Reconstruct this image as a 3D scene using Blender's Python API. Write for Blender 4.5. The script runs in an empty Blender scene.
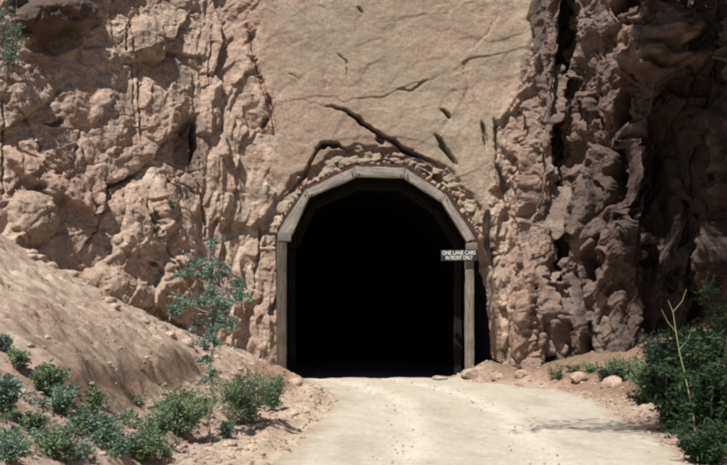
import bpy, bmesh, math, random
import numpy as np
from mathutils import Vector, Matrix

random.seed(7)
rng = np.random.default_rng(7)
S = bpy.context.scene
COL = S.collection

# ------------------------------------------------------------------ camera
F = 1010.0; CX, CY = 363.5, 232.5; EYE = 1.6; PITCH = math.radians(4.6)
cam = bpy.data.cameras.new('camera'); cam.sensor_width = 36; cam.lens = F / 727 * 36
cam.clip_start = 0.1; cam.clip_end = 500
cam.dof.use_dof = False
co = bpy.data.objects.new('camera', cam); COL.objects.link(co)
co.location = (0, 0, EYE); co.rotation_euler = (math.radians(90) + PITCH, 0, 0)
S.camera = co
cp, sp_ = math.cos(PITCH), math.sin(PITCH)

def proj(x, y, z):
    Z = z - EYE
    d = y * cp + Z * sp_; up = -y * sp_ + Z * cp
    d = np.maximum(d, 0.5)
    return CX + F * x / d, CY - F * up / d

def at(px, py, Y):
    """world point seen at photo pixel (px,py), at distance Y"""
    a = (px - CX) / F; b = (CY - py) / F
    dy = cp - b * sp_; dz = sp_ + b * cp
    t = Y / dy
    return Vector((a * t, Y, EYE + dz * t))

# ------------------------------------------------------------------ numpy noise
def _h(ix, iy, iz, seed):
    n = (ix.astype(np.int64) * 374761393 + iy.astype(np.int64) * 668265263 + iz.astype(np.int64) * 1440662683 + seed * 974634777) & 0xffffffff
    n = ((n ^ (n >> 13)) * 1274126177) & 0xffffffff
    n = ((n ^ (n >> 16)) * 2246822519) & 0xffffffff
    n = n ^ (n >> 15)
    return (n & 0xffffff).astype(np.float32) / np.float32(0xffffff)

def vnoise(x, y, z, seed=0):
    ix, iy, iz = np.floor(x), np.floor(y), np.floor(z)
    fx, fy, fz = (x - ix).astype(np.float32), (y - iy).astype(np.float32), (z - iz).astype(np.float32)
    ux, uy, uz = fx*fx*(3-2*fx), fy*fy*(3-2*fy), fz*fz*(3-2*fz)
    ix, iy, iz = ix.astype(np.int64), iy.astype(np.int64), iz.astype(np.int64)
    def L(a, b, t): return a + (b - a) * t
    c = [[[_h(ix+i, iy+j, iz+k, seed) for k in (0, 1)] for j in (0, 1)] for i in (0, 1)]
    return L(L(L(c[0][0][0], c[1][0][0], ux), L(c[0][1][0], c[1][1][0], ux), uy),
             L(L(c[0][0][1], c[1][0][1], ux), L(c[0][1][1], c[1][1][1], ux), uy), uz) * 2 - 1

def fbm(x, y, z, s, octv=4, seed=0, gain=0.5):
    r = 0; a = 1.0; f = 1.0 / s; t = 0
    for o in range(octv):
        r = r + a * vnoise(x*f, y*f, z*f, seed + o*17); t += a
        a *= gain; f *= 2.03
    return r / t

def worley(u, v, su, sv, seed):
    """nearest jittered cell in 2-D: F1, F2, offset to centre, three random numbers of the cell"""
    x = u / su; y = v / sv
    ix, iy = np.floor(x).astype(np.int64), np.floor(y).astype(np.int64)
    f1 = np.full(x.shape, 9.0, np.float32); f2 = f1.copy()
    dx = np.zeros_like(f1); dy = np.zeros_like(f1)
    cx = np.zeros(x.shape, np.int64); cy = cx.copy()
    z0 = np.zeros(x.shape, np.int64)
    for i in (-1, 0, 1):
        for j in (-1, 0, 1):
            jx, jy = ix + i, iy + j
            qx = (x - (jx + 0.1 + 0.8*_h(jx, jy, z0, seed))).astype(np.float32)
            qy = (y - (jy + 0.1 + 0.8*_h(jx, jy, z0+1, seed))).astype(np.float32)
            d = np.sqrt(qx*qx + qy*qy)
            m = d < f1
            f2 = np.where(m, f1, np.minimum(f2, d))
            dx = np.where(m, qx, dx); dy = np.where(m, qy, dy)
            cx = np.where(m, jx, cx); cy = np.where(m, jy, cy)
            f1 = np.where(m, d, f1)
    return f1, f2, dx, dy, _h(cx, cy, z0+2, seed), _h(cx, cy, z0+3, seed), _h(cx, cy, z0+4, seed)

def ss(a, b, x):
    t = np.clip((x - a) / (b - a), 0, 1)
    return t * t * (3 - 2 * t)

def facets(u, v, su, sv, seed, step=1.0, tilt=1.0, groove=0.5, dome=0.0):
    f1, f2, dx, dy, r0, r1, r2 = worley(u, v, su, sv, seed)
    h = step*(r0-0.5) + tilt*((r1-0.5)*dx + (r2-0.5)*dy)*2 + dome*(0.5 - f1*f1)
    return h - groove * (1 - ss(0.0, 0.07, f2 - f1))

def segdist(px, py, poly):
    d = np.full(px.shape, 1e9, np.float32); tt = np.zeros_like(d); sg = np.zeros_like(d)
    n = len(poly) - 1
    for i in range(n):
        ax, ay = poly[i]; bx, by = poly[i+1]
        ex, ey = bx-ax, by-ay; L2 = ex*ex+ey*ey + 1e-9
        t = np.clip(((px-ax)*ex + (py-ay)*ey) / L2, 0, 1)
        qx, qy = px-ax-t*ex, py-ay-t*ey
        q = np.sqrt(qx*qx+qy*qy)
        m = q < d
        d = np.where(m, q, d); tt = np.where(m, (i+t)/n, tt)
        sg = np.where(m, np.sign(ex*qy - ey*qx), sg)   # +1 = below/right of a left-to-right line
    return d, tt, sg

def poly_sdf(px, py, poly):
    """signed distance (negative inside) to closed polygon"""
    d, _, _ = segdist(px, py, list(poly) + [poly[0]])
    ins = np.zeros(px.shape, bool)
    n = len(poly)
    for i in range(n):
        x1, y1 = poly[i]; x2, y2 = poly[(i+1) % n]
        c = ((y1 > py) != (y2 > py)) & (px < (x2-x1)*(py-y1)/((y2-y1)+1e-12) + x1)
        ins ^= c
    return np.where(ins, -d, d)

# ------------------------------------------------------------------ materials
def mat(name):
    m = bpy.data.materials.new(name); m.use_nodes = True
    nt = m.node_tree; b = nt.nodes['Principled BSDF']
    b.inputs['Specular IOR Level'].default_value = 0.25
    b.inputs['Roughness'].default_value = 0.9
    return m, nt, b

def N(nt, typ, **kw):
    n = nt.nodes.new(typ)
    for k, v in kw.items():
        if k in n.inputs: n.inputs[k].default_value = v
        else: setattr(n, k, v)
    return n

def ramp(nt, fac, stops, interp='LINEAR'):
    r = nt.nodes.new('ShaderNodeValToRGB'); r.color_ramp.interpolation = interp
    el = r.color_ramp.elements
    while len(el) < len(stops): el.new(0.5)
    for e, (p, c) in zip(el, stops):
        e.position = p; e.color = (*c, 1) if len(c) == 3 else c
    nt.links.new(fac, r.inputs[0]); return r.outputs[0]

def mix(nt, fac, a, b, mode='MIX'):
    m = nt.nodes.new('ShaderNodeMix'); m.data_type = 'RGBA'; m.blend_type = mode
    def put(i, v):
        if hasattr(v, 'links'): nt.links.new(v, m.inputs[i])
        else: m.inputs[i].default_value = v if not isinstance(v, tuple) else (*v[:3], 1)
    put(0, fac); put(6, a); put(7, b)
    return m.outputs[2]

def noise(nt, vec, scale, detail=6, rough=0.6, dist=0.0, off=None):
    if off or isinstance(scale, tuple):
        mp = nt.nodes.new('ShaderNodeMapping'); nt.links.new(vec, mp.inputs[0])
        if off: mp.inputs['Location'].default_value = off
        if isinstance(scale, tuple): mp.inputs['Scale'].default_value = scale; scale = 1.0
        vec = mp.outputs[0]
    n = nt.nodes.new('ShaderNodeTexNoise'); nt.links.new(vec, n.inputs['Vector'])
    n.inputs['Scale'].default_value = scale; n.inputs['Detail'].default_value = detail
    n.inputs['Roughness'].default_value = rough; n.inputs['Distortion'].default_value = dist
    return n.outputs['Fac']

def math_(nt, op, a, b=None, clamp=False):
    m = nt.nodes.new('ShaderNodeMath'); m.operation = op; m.use_clamp = clamp
    for i, v in enumerate((a, b)):
        if v is None: continue
        if hasattr(v, 'links'): nt.links.new(v, m.inputs[i])
        else: m.inputs[i].default_value = v
    return m.outputs[0]

def bump(nt, b, h, strength, dist, prev=None):
    n = nt.nodes.new('ShaderNodeBump'); n.inputs['Strength'].default_value = strength; n.inputs['Distance'].default_value = dist
    nt.links.new(h, n.inputs['Height'])
    if prev: nt.links.new(prev, n.inputs['Normal'])
    nt.links.new(n.outputs[0], b.inputs['Normal']); return n.outputs[0]

def rock_material(name, attr=True):
    m, nt, b = mat(name)
    g = nt.nodes.new('ShaderNodeTexCoord').outputs['Object']
    big = noise(nt, g, 0.55, 5, 0.6, 0.3)
    med = noise(nt, g, 2.6, 8, 0.68, 0.4, (3, 1, 7))
    fin = noise(nt, g, 17, 8, 0.72, 0.0, (9, 4, 2))
    base = ramp(nt, med, [(0.28, (0.23, 0.165, 0.132)), (0.44, (0.395, 0.298, 0.236)), (0.56, (0.525, 0.41, 0.33)), (0.72, (0.65, 0.54, 0.445))])
    pink = ramp(nt, fin, [(0.3, (0.255, 0.165, 0.135)), (0.55, (0.43, 0.308, 0.248)), (0.75, (0.57, 0.455, 0.375))])
    c = mix(nt, ramp(nt, big, [(0.40, (0, 0, 0)), (0.6, (1, 1, 1))]), base, pink)
    # grain: fine light and dark crystals of the granite
    sp = ramp(nt, fin, [(0.30, (0.50, 0.46, 0.43)), (0.48, (0.95, 0.95, 0.95)), (0.70, (1.35, 1.33, 1.28))])
    c = mix(nt, 0.85, c, sp, 'MULTIPLY')
    # lichen: grey patches
    li = noise(nt, g, 1.7, 9, 0.72, 0.8, (21, 5, 3))
    lic = ramp(nt, li, [(0.54, (0, 0, 0)), (0.62, (1, 1, 1))])
    c = mix(nt, math_(nt, 'MULTIPLY', lic, 0.7), c, mix(nt, fin, (0.14, 0.125, 0.11), (0.30, 0.27, 0.235)))
    # small dark stains
    st = noise(nt, g, 6.5, 9, 0.75, 1.0, (2, 15, 33))
    c = mix(nt, math_(nt, 'MULTIPLY', ramp(nt, st, [(0.60, (0, 0, 0)), (0.68, (1, 1, 1))]), 0.6), c, (0.11, 0.085, 0.075))
    if attr:
        a = nt.nodes.new('ShaderNodeAttribute'); a.attribute_name = 'tone'
        s = nt.nodes.new('ShaderNodeSeparateColor'); nt.links.new(a.outputs['Color'], s.inputs[0])
        red = mix(nt, fin, (0.28, 0.165, 0.13), (0.46, 0.325, 0.262))
        gry = mix(nt, med, (0.23, 0.18, 0.135), (0.45, 0.365, 0.28))
        gry = mix(nt, ramp(nt, noise(nt, g, 0.9, 6, 0.65, 0.6, (5, 8, 1)), [(0.45, (0, 0, 0)), (0.58, (1, 1, 1))]), gry, mix(nt, fin, (0.29, 0.205, 0.158), (0.43, 0.32, 0.25)))
        gry = mix(nt, math_(nt, 'MULTIPLY', lic, 0.5), gry, (0.27, 0.245, 0.20))
        gry = mix(nt, 0.55, gry, sp, 'MULTIPLY')
        vs_ = noise(nt, g, (1.6, 1.6, 0.22), 6, 0.65, 0.4, (7, 7, 2))
        gry = mix(nt, math_(nt, 'MULTIPLY', ramp(nt, vs_, [(0.52, (0, 0, 0)), (0.64, (1, 1, 1))]), 0.4), gry, (0.24, 0.175, 0.135))
        gry = mix(nt, math_(nt, 'MULTIPLY', ramp(nt, st, [(0.58, (0, 0, 0)), (0.70, (1, 1, 1))]), 0.45), gry, (0.15, 0.12, 0.10))
        drk = mix(nt, med, (0.035, 0.028, 0.028), (0.14, 0.10, 0.09))  # dark stone colour, deepened to carry painted shade too
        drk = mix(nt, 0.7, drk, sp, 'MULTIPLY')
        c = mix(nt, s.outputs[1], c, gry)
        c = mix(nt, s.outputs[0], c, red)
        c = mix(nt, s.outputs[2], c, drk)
    nt.links.new(c, b.inputs['Base Color'])
    p = bump(nt, b, fin, 0.55, 0.035)
    bump(nt, b, noise(nt, g, 70, 4, 0.6), 0.35, 0.008, p)
    return m

ROCK = rock_material('granite')
ROCK_P = rock_material('granite_loose', False)

def ground_material():
    m, nt, b = mat('slope_soil')
    g = nt.nodes.new('ShaderNodeTexCoord').outputs['Object']
    a = nt.nodes.new('ShaderNodeAttribute'); a.attribute_name = 'tone'
    s = nt.nodes.new('ShaderNodeSeparateColor'); nt.links.new(a.outputs['Color'], s.inputs[0])
    n1 = noise(nt, g, 1.1, 8, 0.65, 0.4); n2 = noise(nt, g, 9, 8, 0.7); n3 = noise(nt, g, 48, 5, 0.7)
    tan = ramp(nt, n2, [(0.3, (0.29, 0.207, 0.168)), (0.5, (0.42, 0.312, 0.252)), (0.7, (0.54, 0.425, 0.35))])
    pale = ramp(nt, n2, [(0.3, (0.36, 0.285, 0.23)), (0.7, (0.53, 0.44, 0.355))])
    c = mix(nt, ramp(nt, n1, [(0.42, (0, 0, 0)), (0.62, (1, 1, 1))]), tan, pale)
    red = ramp(nt, n2, [(0.3, (0.23, 0.145, 0.105)), (0.7, (0.39, 0.265, 0.20))])
    cream = ramp(nt, n2, [(0.3, (0.50, 0.40, 0.30)), (0.7, (0.62, 0.53, 0.41))])
    litter = ramp(nt, n2, [(0.3, (0.10, 0.065, 0.045)), (0.7, (0.25, 0.17, 0.12))])
    c = mix(nt, s.outputs[0], c, red); c = mix(nt, s.outputs[1], c, cream); c = mix(nt, s.outputs[2], c, litter)
    sp = ramp(nt, n3, [(0.30, (0.55, 0.5, 0.47)), (0.5, (1, 1, 1)), (0.7, (1.25, 1.22, 1.18))])
    c = mix(nt, 0.8, c, sp, 'MULTIPLY')
    nt.links.new(c, b.inputs['Base Color'])
    p = bump(nt, b, n2, 0.5, 0.04); bump(nt, b, n3, 0.6, 0.012, p)
    return m
SOIL = ground_material()

def road_material():
    m, nt, b = mat('packed_dirt')
    g = nt.nodes.new('ShaderNodeTexCoord').outputs['Object']
    n1 = noise(nt, g, (1.3, 0.45, 1.0), 7, 0.6, 0.3); n2 = noise(nt, g, 14, 8, 0.7); n3 = noise(nt, g, 80, 4, 0.7)
    c = ramp(nt, n1, [(0.30, (0.49, 0.43, 0.355)), (0.5, (0.56, 0.51, 0.43)), (0.7, (0.62, 0.575, 0.495))])
    a = nt.nodes.new('ShaderNodeAttribute'); a.attribute_name = 'tone'
    s = nt.nodes.new('ShaderNodeSeparateColor'); nt.links.new(a.outputs['Color'], s.inputs[0])
    c = mix(nt, s.outputs[0], c, (0.40, 0.30, 0.225))
    c = mix(nt, s.outputs[1], c, (0.70, 0.66, 0.58))
    c = mix(nt, 0.7, c, ramp(nt, n2, [(0.32, (0.72, 0.69, 0.65)), (0.52, (1, 1, 1)), (0.72, (1.12, 1.12, 1.10))]), 'MULTIPLY')
    c = mix(nt, 0.6, c, ramp(nt, n3, [(0.33, (0.62, 0.59, 0.55)), (0.5, (1, 1, 1))]), 'MULTIPLY')
    nt.links.new(c, b.inputs['Base Color'])
    p = bump(nt, b, n2, 0.55, 0.03); bump(nt, b, n3, 0.6, 0.008, p)
    return m
ROAD = road_material()

def wood_material(name, c0, c1, c2):
    m, nt, b = mat(name)
    g = nt.nodes.new('ShaderNodeTexCoord').outputs['Object']
    gr = noise(nt, g, (1.6, 26, 26), 7, 0.65, 0.6); bl = noise(nt, g, 2.2, 5, 0.6)
    ck = noise(nt, g, (0.9, 55, 55), 4, 0.6, 0.9, (4, 4, 1))
    c = ramp(nt, gr, [(0.32, c0), (0.5, c1), (0.68, c2)])
    c = mix(nt, ramp(nt, bl, [(0.4, (0, 0, 0)), (0.65, (1, 1, 1))]), c, mix(nt, 0.5, c, c0))
    c = mix(nt, ramp(nt, ck, [(0.30, (1, 1, 1)), (0.36, (0, 0, 0))]), c, tuple(v*0.3 for v in c0))
    nt.links.new(c, b.inputs['Base Color'])
    p = bump(nt, b, gr, 0.5, 0.012); bump(nt, b, ck, 0.4, 0.02, p)
    return m
WOOD = wood_material('weathered_timber', (0.13, 0.115, 0.10), (0.34, 0.312, 0.272), (0.54, 0.505, 0.445))
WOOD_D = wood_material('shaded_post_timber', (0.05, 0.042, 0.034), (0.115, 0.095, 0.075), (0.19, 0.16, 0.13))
WOOD_S = wood_material('inner_shade_timber', (0.006, 0.005, 0.005), (0.014, 0.012, 0.010), (0.024, 0.021, 0.018))  # shade inside the tunnel put into the timber colour
WOOD_P = wood_material('weathered_post', (0.10, 0.088, 0.075), (0.23, 0.205, 0.175), (0.38, 0.345, 0.295))

def plain(name, c, var=0.25, scale=8, rough=0.9):
    m, nt, b = mat(name)
    g = nt.nodes.new('ShaderNodeTexCoord').outputs['Object']
    n = noise(nt, g, scale, 6, 0.6)
    nt.links.new(ramp(nt, n, [(0.3, tuple(v*(1-var) for v in c)), (0.7, tuple(min(1, v*(1+var)) for v in c))]), b.inputs['Base Color'])
    b.inputs['Roughness'].default_value = rough
    bump(nt, b, n, 0.3, 0.01)
    return m
BORE_DARK = plain('unlit_bore_rock', (0.014, 0.013, 0.011), 0.4, 1.5)  # darkness of the unlit bore put into the rock colour
SIGNM = plain('sign_board_paint', (0.028, 0.03, 0.04), 0.3, 6, 0.7)
LETTER = plain('sign_lettering_paint', (0.80, 0.80, 0.77), 0.1, 30, 0.6)
BARK = plain('bark', (0.17, 0.13, 0.10), 0.4, 20)
PALE_BARK = plain('pale_bark', (0.55, 0.49, 0.42), 0.25, 20)
DRYSTEM = plain('dry_stem', (0.36, 0.34, 0.20), 0.25, 20)

def leaf_material(name, dark, lite, extra=None):
    m, nt, b = mat(name)
    gi = nt.nodes.new('ShaderNodeNewGeometry')
    stops = [(0.0, dark), (0.75, lite)]
    if extra: stops += [(0.955, lite), (0.965, extra)]
    c = ramp(nt, gi.outputs['Random Per Island'], stops)
    nt.links.new(c, b.inputs['Base Color']); b.inputs['Roughness'].default_value = 0.6
    tr = nt.nodes.new('ShaderNodeBsdfTranslucent'); nt.links.new(mix(nt, 0.5, c, (0.12, 0.2, 0.05)), tr.inputs[0])
    mx = nt.nodes.new('ShaderNodeMixShader'); mx.inputs[0].default_value = 0.25
    nt.links.new(b.outputs[0], mx.inputs[1]); nt.links.new(tr.outputs[0], mx.inputs[2])
    nt.links.new(mx.outputs[0], nt.nodes['Material Output'].inputs[0])
    return m
LEAF_BLUE = leaf_material('blue_green_leaf', (0.075, 0.145, 0.11), (0.27, 0.38, 0.31))
LEAF_GREEN = leaf_material('green_leaf', (0.065, 0.125, 0.075), (0.24, 0.33, 0.20), (0.45, 0.42, 0.12))
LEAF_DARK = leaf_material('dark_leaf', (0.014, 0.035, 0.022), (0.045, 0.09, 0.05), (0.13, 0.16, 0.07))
LEAF_DRY = leaf_material('dry_leaf', (0.12, 0.10, 0.06), (0.26, 0.24, 0.15))

# ------------------------------------------------------------------ object helpers
def tag(o, label=None, cat=None, group=None, kind=None):
    if label: o['label'] = label
    if cat: o['category'] = cat
    if group: o['group'] = group
    if kind: o['kind'] = kind
    return o

def npmesh(name, verts, quads=None, tris=None, smooth=True):
    me = bpy.data.meshes.new(name)
    nv = len(verts); q = np.zeros((0, 4), np.int32) if quads is None else quads; t = np.zeros((0, 3), np.int32) if tris is None else tris
    me.vertices.add(nv); me.vertices.foreach_set('co', np.ascontiguousarray(verts, np.float32).ravel())
    nl = q.size + t.size
    me.loops.add(nl); me.loops.foreach_set('vertex_index', np.concatenate([q.ravel(), t.ravel()]).astype(np.int32))
    me.polygons.add(len(q) + len(t))
    me.polygons.foreach_set('loop_start', np.concatenate([np.arange(len(q))*4, q.size + np.arange(len(t))*3]).astype(np.int32))
    me.polygons.foreach_set('use_smooth', np.full(len(q)+len(t), smooth))
    me.update(calc_edges=True); me.validate()
    return me

def link(name, me, m, parent=None, loc=None):
    o = bpy.data.objects.new(name, me); COL.objects.link(o)
    if m: me.materials.append(m)
    if parent: o.parent = parent
    if loc is not None: o.location = loc
    return o

def empty(name, loc, rz=0.0):
    o = bpy.data.objects.new(name, None); COL.objects.link(o); o.location = loc; o.rotation_euler.z = rz
    o.empty_display_size = 0.3
    return o

def set_tone(me, tone):
    a = me.color_attributes.new('tone', 'FLOAT_COLOR', 'POINT')
    c = np.ones((len(tone), 4), np.float32); c[:, :3] = tone
    a.data.foreach_set('color', c.ravel())

def grid_quads(nu, nv, flip=False):
    i = np.arange(nu*nv).reshape(nu, nv)
    q = np.stack([i[:-1, :-1], i[1:, :-1], i[1:, 1:], i[:-1, 1:]], -1).reshape(-1, 4)
    return q[:, ::-1] if flip else q

# ------------------------------------------------------------------ terrain height
RY = [-60, 0, 6, 9, 11.5, 14.5, 18.8, 21.5, 23.5, 25, 60]
RL = [-1.8, -1.6, -1.3, -1.15, -1.02, -0.8, -0.62, -0.9, -1.35, -1.9, -1.9]
RR_Y = [-60, 6, 9, 11.9, 14.6, 18.8, 21.3, 22.6, 24, 25, 60]
RR = [3.2, 3.4, 3.5, 3.75, 4.0, 4.4, 4.2, 3.4, 2.45, 2.1, 2.4]
TY = [-60, 0, 8, 10.7, 14, 17, 19, 22, 24, 25, 26, 60]
TL = [-2.6, -2.4, -2.2, -2.1, -1.85, -1.7, -1.6, -1.2, -1.3, -1.45, -3, -3]
KY = [0, 15, 19.5, 22, 23.3, 25, 26, 60]
KL = [0.72, 0.64, 0.55, 0.42, 0.34, 0.45, 0.3, 0.3]
def H(x, y, detail=True):
    rl = np.interp(y, RY, RL); rr = np.interp(y, RR_Y, RR)
    tl = np.interp(y, TY, TL); k = np.interp(y, KY, KL)
    wob = fbm(x, y, x*0, 1.6, 3, 5) * 0.25
    d = tl - x + wob
    zl = k * (np.sqrt(d*d*(d > 0) + 0.02) - 0.14) + 0.10 * ss(0, 0.25, d)
    d2 = d + 0.25*fbm(x, y, x*0, 0.7, 3, 6)
    by = ss(10.3, 11.3, y) * (1 - ss(16, 17.5, y))      # eroded brown bank half way up
    zl = zl + 0.24 * by * (ss(0.9, 1.2, d2) - ss(1.3, 2.9, d2))
    dr = x - (rr + 0.35 + wob)
    zr = np.interp(y, [0, 18, 21, 24], [0.55, 0.5, 0.42, 0.3]) * (np.sqrt(dr*dr*(dr > 0) + 0.02) - 0.14)
    zl = np.minimum(zl, 9); zr = np.minimum(zr, 7)
    z = zl * (y < 60) + zr
    # eroded shoulder between the road edge and the toe of the slope
    sh = ss(0.0, 0.35, rl - x) * (1 - ss(0, 0.5, d))
    z = z + 0.11 * np.exp(-((rl - 0.22 - x + 0.12*fbm(x*0, y, x*0, 0.8, 3, 12))/0.16)**2) * ss(9, 12, y) * (1 - ss(21, 23, y)) * (0.7 + 0.5*fbm(x, y, x*0, 0.4, 3, 13))
    z = z + 0.38 * np.exp(-((x-2.85)/0.6)**2 - ((y-24.5)/0.45)**2) + 0.14 * np.exp(-((x-4.2)/0.9)**2 - ((y-23.2)/0.5)**2)
    z = z + sh * (0.05 + 0.07 * fbm(x*1.6, y*0.6, x*0, 0.5, 3, 11))
    z = z - 0.35 * ss(25.1, 28.5, y)
    z = z + 0.02 * fbm(x, y, x*0, 2.5, 3, 31)
    if detail:
        off = np.clip(ss(-0.05, 0.4, rl - x) + ss(-0.05, 0.4, x - rr), 0, 1)
        sl = ss(0.0, 0.8, d)
        # clods, and rills running down the slope
        z = z + off * 0.035 * fbm(x, y, x*0, 0.22, 4, 41) + sl * 0.035 * fbm(x, y, x*0, 0.3, 5, 42, .7)
        z = z + off * 0.05 * facets(x + 0.1*fbm(x, y, x*0, 0.4, 2, 3), y, 0.28, 0.34, 51, 0.6, 0.5, 0.2)
        z = z + sl * 0.09 * fbm(x, y, x*0, 1.3, 5, 61)
        z = z + sl * ss(10, 13, y) * (0.05*facets(x*.8+y*.6 + 0.2*fbm(x, y, x*0, .9, 3, 14), y*.8-x*.6, 1.5, 0.8, 52, 1.0, 1.3, 0.05) + 0.06*facets(x, y + 0.1*fbm(x, y, x*0, .4, 3, 15), 0.6, 0.45, 53, 0.8, 1.5, 0.0))
        low = ss(0.3, 1.0, d) * (1 - ss(1.6, 2.6, d)) * (y < 17)
        z = z - low * 0.10 * np.abs(fbm(x, y*1.4, x*0, 0.8, 3, 71))
    return z

def groundpt(px, py):
    """walk the pixel's ray until it meets the terrain"""
    Ys = np.linspace(6, 27, 900); q = [at(px, py, float(t)) for t in (6, 27)]
    x_ = np.interp(Ys, [6, 27], [q[0].x, q[1].x]); z_ = np.interp(Ys, [6, 27], [q[0].z, q[1].z])
    hh = H(x_, Ys); m_ = np.nonzero(hh >= z_)[0]
    i = m_[0] if len(m_) else len(Ys)-1
    return Vector((x_[i], Ys[i], hh[i]-0.01))

def hz(x, y):
    return float(H(np.array([x], float), np.array([y], float))[0])

def axis(parts):
    out = []
    for a, b, s in parts:
        out.append(np.arange(a, b, s))
    out.append(np.array([parts[-1][1]]))
    return np.concatenate(out)

xs = axis([(-70, -20, 2.5), (-20, -8.5, 0.25), (-8.5, 7.5, 0.03), (7.5, 20, 0.25), (20, 70, 2.5)])
ys = axis([(-60, -6, 2.0), (-6, 6, 0.15), (6, 12, 0.03), (12, 26.2, 0.035), (26.2, 60, 1.0)])
X, Y = np.meshgrid(xs, ys, indexing='ij')
x, y = X.ravel(), Y.ravel()
z = H(x, y)
rl = np.interp(y, RY, RL); rr = np.interp(y, RR_Y, RR); tl = np.interp(y, TY, TL)
inroad = np.minimum(x - rl, rr - x)
z = z - 0.03 * ss(0.05, 0.3, inroad)
wn = fbm(x, y, x*0, 0.9, 4, 81)
d = tl - x
red = ss(0.2, 0.9, ss(-0.4, 0.4, 0.8 - np.abs(d - 0.3) + wn) * ss(19, 22, y) + ss(-0.2, 0.5, x - rr + wn*0.7) * (0.75*ss(16, 20, y)) + 0.35*ss(0, 0.4, wn) * ss(0.2, 1, d) * (1 - ss(2.5, 3.2, d)))
cream = ss(-0.1, 0.5, wn*0.6 + 0.5 - np.abs(rl - x)*0.9) * (x < rl + 0.5) * ss(-0.3, 0.1, 0.2 - d)
cream = np.maximum(cream, 0.6*ss(0.0, 0.5, wn + 0.2 - np.abs(d - 3.4)*0.8) * (y < 20))
lit = ss(-0.3, 0.5, x - rr - 0.5 + wn*0.8) * (0.9 - 0.3*ss(19, 22, y))
lit = np.maximum(lit, 0.8*ss(10.3, 11.3, y)*(1-ss(16, 17.5, y))*(1-ss(.1, .4, np.abs(d - 1.05 + .2*wn))))
lit = np.maximum(lit, 0.55*ss(-0.1, 0.5, wn) * ss(0.3, 1.0, d) * (1 - ss(2.0, 3.0, d)) * (y < 18))
me = npmesh('ground', np.stack([x, y, z], 1), grid_quads(len(xs), len(ys)))
set_tone(me, np.stack([red, cream, lit], 1))
tag(link('ground', me, SOIL), kind='structure')

# road sheet: rides a few millimetres over the ground and dives under it at its ragged edges
ry = axis([(-58, 5, 1.0), (5, 26, 0.04), (26, 56, 0.5)]); rs = np.linspace(0, 1, 170)
T, YY = np.meshgrid(rs, ry, indexing='ij'); t, y = T.ravel(), YY.ravel()
rl = np.interp(y, RY, RL) - 0.25; rr = np.interp(y, RR_Y, RR) + 0.25
x = rl + (rr - rl) * t
e = np.minimum(x - rl, rr - x)
z = H(x, y, False) + 0.02 * (fbm(x, y, x*0, 0.3, 3, 91)) * ss(0, 0.5, e) + 0.012 - 0.07 * (1 - ss(0.05, 0.45, e + 0.12 * fbm(x, y, x*0, 0.35, 3, 92)))
# shallow wheel tracks
s = (x - (np.interp(y, RY, RL) + 1.1 + 0.4*np.sin(y*0.15)))
z = z - 0.03 * np.exp(-(s/0.25)**2) - 0.03 * np.exp(-((s-1.5)/0.25)**2) + 0.012 * fbm(x*3, y*0.9, x*0, 0.6, 4, 96)
tone = 0.8 * (1 - ss(0.15, 0.75, e + 0.3*fbm(x, y, x*0, 0.7, 3, 93)))
tone = np.maximum(tone, 0.20 * ss(0.1, 0.6, fbm(x*1.4, y*0.5, x*0, 0.9, 4, 94)))
me = npmesh('road', np.stack([x, y, z], 1), grid_quads(len(rs), len(ry)))
trk = np.maximum(np.exp(-(s/0.28)**2), np.exp(-((s-1.5)/0.28)**2)) * (0.35 + 0.65*ss(-0.3, 0.3, fbm(x*2, y*0.6, x*0, 0.8, 4, 95))) * 0.8
set_tone(me, np.stack([tone, trk, tone*0], 1))
tag(link('road', me, ROAD), kind='structure')

# ------------------------------------------------------------------ cliffs
# x, y of the foot, lean (dx, dy per metre of height)
PATH = [(-13, -40, -.3, 0), (-12, -12, -.3, 0), (-12, 0, -.3, 0), (-11, 8, -.3, 0), (-9.6, 14, -.25, .1), (-8.6, 17.3, -.2, .16), (-7.0, 19.8, -.16, .2), (-5.2, 22, -.13, .2), (-3.6, 24.0, -.12, .14),
        (-2.55, 25.05, -.10, .08), (-2.2, 25.25, -.06, .06), (0.3, 25.3, 0, .06), (3.25, 25.25, .10, .06), (3.5, 24.7, .15, .06), (3.75, 24.0, .12, .06), (3.95, 23.95, .10, .06), (4.02, 25.6, .09, .06), (4.70, 25.6, .09, .06), (4.74, 23.75, .10, .06), (5.1, 23.4, .12, .06), (5.9, 22.7, .12, .05), (6.35, 23.9, .10, .04), (7.9, 23.9, .10, .04), (7.7, 21.6, .10, .02), (7.9, 18.6, .10, 0), (8.2, 14, .12, 0), (8.6, 8, .25, 0), (9, 0, .3, 0), (10.5, -12, .3, 0), (12, -40, .3, 0)]
P = np.array(PATH, float)
seg = np.r_[0, np.cumsum(np.hypot(np.diff(P[:, 0]), np.diff(P[:, 1])))]
def U_at(i): return seg[i]
ux = axis([(0, U_at(3), 0.5), (U_at(3), U_at(4), 0.12), (U_at(4), U_at(9), 0.021), (U_at(9), U_at(18), 0.018), (U_at(18), U_at(23), 0.021), (U_at(23), U_at(24), 0.06), (U_at(24), U_at(len(P)-1), 0.4)])
vz = axis([(-0.8, 0, 0.1), (0, 11.2, 0.019), (11.2, 16, 0.12), (16, 40, 2.0)])
base = np.stack([np.interp(ux, seg, P[:, i]) for i in range(4)], 1)
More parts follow.
